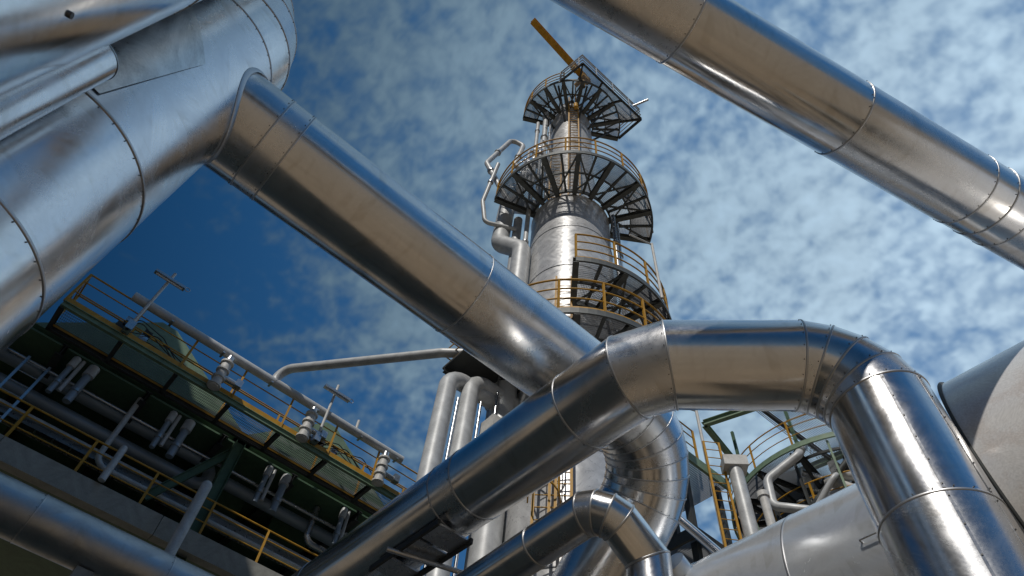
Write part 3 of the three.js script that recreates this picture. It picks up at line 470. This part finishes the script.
  // lamp poles
  for (const [x, h, label] of [[-0.9, 16.15, 'fluorescent lamp pole beside a tangle of cable boxes on the rack'], [4.56, 15.9, 'fluorescent lamp pole close to a white relief valve on the rack']]) {
    const z = -14.46, t = thing('lamp_pole', label, 'lamp', [x, 13.72, z]);
    part('pole', cyl([x, 13.72, z], [x, h, z], 0.04, 12), M.white, t);
    part('base_bracket', box(x - 0.09, x + 0.09, 13.72, 14.0, z - 0.2, z + 0.06), M.galv, t);
    const l = part('lamp_housing', box(x - 0.42, x + 0.44, h - 0.46, h - 0.38, z + 0.06, z + 0.2), M.galv, t);
    part('lamp_tube', cyl([x - 0.36, h - 0.48, z + 0.13], [x + 0.38, h - 0.48, z + 0.13], 0.025, 10), M.lamp, l);
    part('end_loop', tube([...Array(13)].map((_, k) => [x + 0.5 + 0.07 * Math.cos(k / 6 * Math.PI), h - 0.38 + 0.07 * Math.sin(k / 6 * Math.PI), z + 0.13]), 0.012, 5, false), M.galv, l);
  }
  for (const [x, label] of [[-0.75, 'tangle of cable boxes at a lamp pole foot'], [4.75, 'small cable box cluster under a lamp pole']]) {
    const t = thing('cable_box', label, 'cable box', [x, 13.75, -14.85]);
    for (let i = 0; i < 5; i++) { const bx = x + (rnd() - 0.4) * 0.9, by = 13.85 + rnd() * 0.5; part('junction_box', box(bx - 0.1, bx + 0.1, by, by + 0.2, -14.95, -14.82), i % 2 ? M.galv : M.dark, t); part('cable', tube(fillet([[bx, by, -14.85], [bx + 0.2, by - 0.1 + 0.4 * rnd(), -14.7], [bx + 0.9, 13.9 + 0.5 * rnd(), -14.85], [bx + 1.6, 13.9, -14.9]], 0.2, 4), 0.014, 5), M.dark, t); }
  }
}

// ---------------------------------------------------------------- far units seen through the loop
{
  const BX = 22.4, BZ = -8.05;
  const bp = (a, r, y) => { const t = a * Math.PI / 180; return new THREE.Vector3(BX + r * Math.sin(t), y, BZ - r * Math.cos(t)); };
  const t = thing('far_column', 'far column with a yellow railed gallery and green canopy frame', 'column', [BX, 0, BZ]);
  for (let k = 0; k < 6; k++) part('shell_course', new THREE.CylinderGeometry(1.7, 1.7, 2.9, 64, 1, true).translate(BX, 1.5 + k * 2.92, BZ), M.shell, t);
  part('top_head', new THREE.SphereGeometry(1.7, 48, 10, 0, Math.PI * 2, 0, Math.PI / 2).scale(1, 0.35, 1).translate(BX, 17.5, BZ), M.shell, t);
  const y = 18.2, a0 = 195, a1 = 355, arc = (r, yy) => [...Array(33)].map((_, i) => bp(a0 + (a1 - a0) * i / 32, r, yy));
  const gm = new MB(); for (let i = 0; i <= 220; i++) { const a = a0 + (a1 - a0) * i / 220; gm.bar(bp(a, 1.75, y), bp(a, 4.2, y), 0.012, 0.04); } const deck = part('gallery', gm.geo(), M.grating, t);
  for (const [r, m, h] of [[4.22, M.palegreen, 0.2], [3.4, M.dark, 0.1], [1.8, M.dark, 0.15]]) { const p = arc(r, y - h / 2), mb = new MB(); for (let i = 1; i < p.length; i++) mb.bar(p[i - 1], p[i], 0.06, h); part('ring_beam', mb.geo(), m, deck); }
  for (let i = 0; i <= 7; i++) { const a = a0 + (a1 - a0) * i / 7; part('bracket', ibeam(bp(a, 1.7, y - 1.5), bp(a, 4.1, y - 0.12), 0.12, 0.2), M.dark, deck); part('bracket', ibeam(bp(a, 1.7, y - 0.14), bp(a, 4.1, y - 0.12), 0.12, 0.2), M.dark, deck); }
  railing(t, arc(4.18, y), { spacing: 1.6, toe: 0 });
  // square canopy frame
  const c = [[17.9, 21, -10.6], [19.2, 21, -6.4], [23.4, 21, -5.0], [22.6, 21, -11.5]];
  for (let i = 0; i < 4; i++) part('canopy_beam', ibeam(c[i], c[(i + 1) % 4], 0.2, 0.26), M.palegreen, t);
  const cg = new MB(); for (let i = 0; i <= 40; i++) cg.bar(v3(c[0]).lerp(v3(c[1]), 0.45 + 0.55 * i / 40), v3(c[3]).lerp(v3(c[2]), 0.45 + 0.55 * i / 40), 0.02, 0.03); part('canopy_grating', cg.geo(), M.grating, t);
  for (const [p, q] of [[0.5, 0.5], [0.8, 0.8]]) part('canopy_joist', ibeam(v3(c[0]).lerp(v3(c[1]), p), v3(c[3]).lerp(v3(c[2]), q), 0.12, 0.18), M.dark, t);
  for (const a of [225, 262, 300]) part('canopy_post', bar(bp(a, 4.0, y), bp(a, 4.0, 20.9), 0.1, 0.1), M.green, t);
  // lower ring and framing below the gallery
  for (const [yy, ro] of [[15.7, 3.9], [13.4, 3.9]]) { const lg = new MB(); for (let i = 0; i <= 180; i++) { const a = a0 + (a1 - a0) * i / 180; lg.bar(bp(a, 1.75, yy), bp(a, ro, yy), 0.014, 0.04); } const lw = part('lower_gallery', lg.geo(), M.grating, t); const p = arc(ro, yy - 0.08), mb = new MB(); for (let i = 1; i < p.length; i++) mb.bar(p[i - 1], p[i], 0.06, 0.18); part('ring_beam', mb.geo(), M.dark, lw); for (let i = 0; i <= 9; i++) { const a = a0 + (a1 - a0) * i / 9; part('bracket', ibeam(bp(a, 1.7, yy - 0.14), bp(a, ro, yy - 0.12), 0.12, 0.2), M.dark, lw); part('hanger', bar(bp(a, ro - 0.1, yy), bp(a, 4.1, y - 0.2), 0.07, 0.07), i % 3 ? M.dark : M.palegreen, lw); } }
  railing(t, arc(3.86, 15.72), { spacing: 1.5, toe: 0, mids: [0.5] });
  const S = along('looped_pipe', 'fat silver pipe kinked below the far yellow gallery', fillet([bp(262, 3.2, 18.9), bp(262, 4.35, 17.6), bp(276, 4.8, 16.9), bp(276, 4.9, 15.8), bp(262, 4.6, 15.2), bp(262, 2.4, 15.2)], 0.35, 5), 0.15, M.palePipe);
  along('looped_pipe', 'thinner silver pipe slanting under the far yellow gallery', fillet([bp(250, 2.5, 17.2), bp(250, 4.2, 16.6), bp(272, 4.1, 15.1), bp(285, 3.0, 15.0)], 0.4, 5), 0.1, M.palePipe);
  along('looped_pipe', 'slim dark conduit under the far yellow gallery', fillet([bp(240, 2.6, 17.8), bp(240, 3.9, 17.4), bp(262, 4.0, 16.0), bp(290, 4.2, 14.5)], 0.3, 4), 0.1, M.dark);
  const eq = thing('valve_cluster', 'bright patchwork of valves and boxes under the far yellow gallery', 'valves', [bp(258, 2.8, 16).x, 15.0, bp(258, 2.8, 16).z]);
  for (let i = 0; i < 40; i++) { const a = 225 + rnd() * 50, yy = 14.6 + rnd() * 3.0, r = 1.9 + rnd() * 1.6, q = bp(a, r, yy), e = bp(a + 6 + rnd() * 6, r + 0.3, yy + (rnd() - 0.3) * 0.8); if (i % 3) part('valve_body', cyl(q, e, 0.05 + rnd() * 0.13, 10), [M.white, M.galv, M.dark, M.palePipe][i % 4], eq); else part('panel_box', bar(q, q.clone().add(v3([0, 0.7, 0])), 0.22 + rnd() * 0.25, 0.2 + rnd() * 0.2), i % 2 ? M.white : M.galv, eq); }
}
{
  const p = thing('capped_post', 'white square-capped pipe post standing alone left of the far gallery', 'post', [14.05, 0, -7.65]);
  part('pipe_shell', cyl([14.05, 0, -7.65], [14.05, 14.62, -7.65], 0.2, 24), M.palePipe, p);
  part('cap_plate', bar([13.81, 14.79, -7.88], [14.29, 14.79, -7.42], 0.5, 0.34), M.white, p);
  const p2 = thing('capped_post', 'shorter white pipe beside the square-capped post', 'post', [14.35, 0, -7.2]); part('pipe_shell', cyl([14.35, 0, -7.2], [14.35, 13.6, -7.2], 0.12, 18), M.white, p2); part('cap', cyl([14.35, 13.6, -7.2], [14.35, 13.75, -7.2], 0.16, 18), M.white, p2);
  const m = thing('lamp_mast', 'thin white mast with a lamp arm above the yellow caged ladder', 'lamp mast', [13.7, 0, -8.28]);
  part('mast', cyl([13.7, 0, -8.28], [13.7, 17.4, -8.28], 0.05, 10), M.white, m); part('lamp_housing', bar([13.7, 17.2, -8.28], [13.0, 17.35, -8.75], 0.16, 0.1), M.galv, m);
  const s = thing('stair_tower', 'dark stair tower with a green landing and yellow ladder', 'tower', [13.5, 0, -9.2]);
  for (const [x, z] of [[12.9, -8.6], [14.4, -8.6], [12.9, -10.2], [14.4, -10.2]]) part('column', box(x - 0.09, x + 0.09, 0, 14.7, z - 0.09, z + 0.09), M.dark, s);
  for (let k = 0; k < 3; k++) { const yy = 14.7 - k * 2.6, gm = new MB(); for (let x = 12.6; x < 14.6; x += 0.06) gm.bar([x, yy, -10.3], [x, yy, -8.3], 0.01, 0.04); const d = part('landing', gm.geo(), M.grating, s); part('landing_edge', box(12.5, 14.6, yy - 0.2, yy + 0.12, -8.3, -8.22), k ? M.dark : M.palegreen, d); part('landing_edge', box(12.42, 12.5, yy - 0.2, yy + 0.12, -10.3, -8.22), k ? M.dark : M.palegreen, d); }
  railing(s, [[12.45, 14.8, -10.2], [12.45, 14.8, -8.26], [13.2, 14.8, -8.26]], { toe: 0 });
  ladder(s, [13.75, 9.5, -8.05], [13.75, 15.7, -8.05], [0.8, 0, 0.6], { cage: false });
  along('inclined_pipe', 'slim silver pipe slanting down beside the stair tower', [[9.1, 10.5, -6.9], [9.95, 8.9, -5.9]], 0.085, alu[0]);
}
renderer.render(scene, camera);
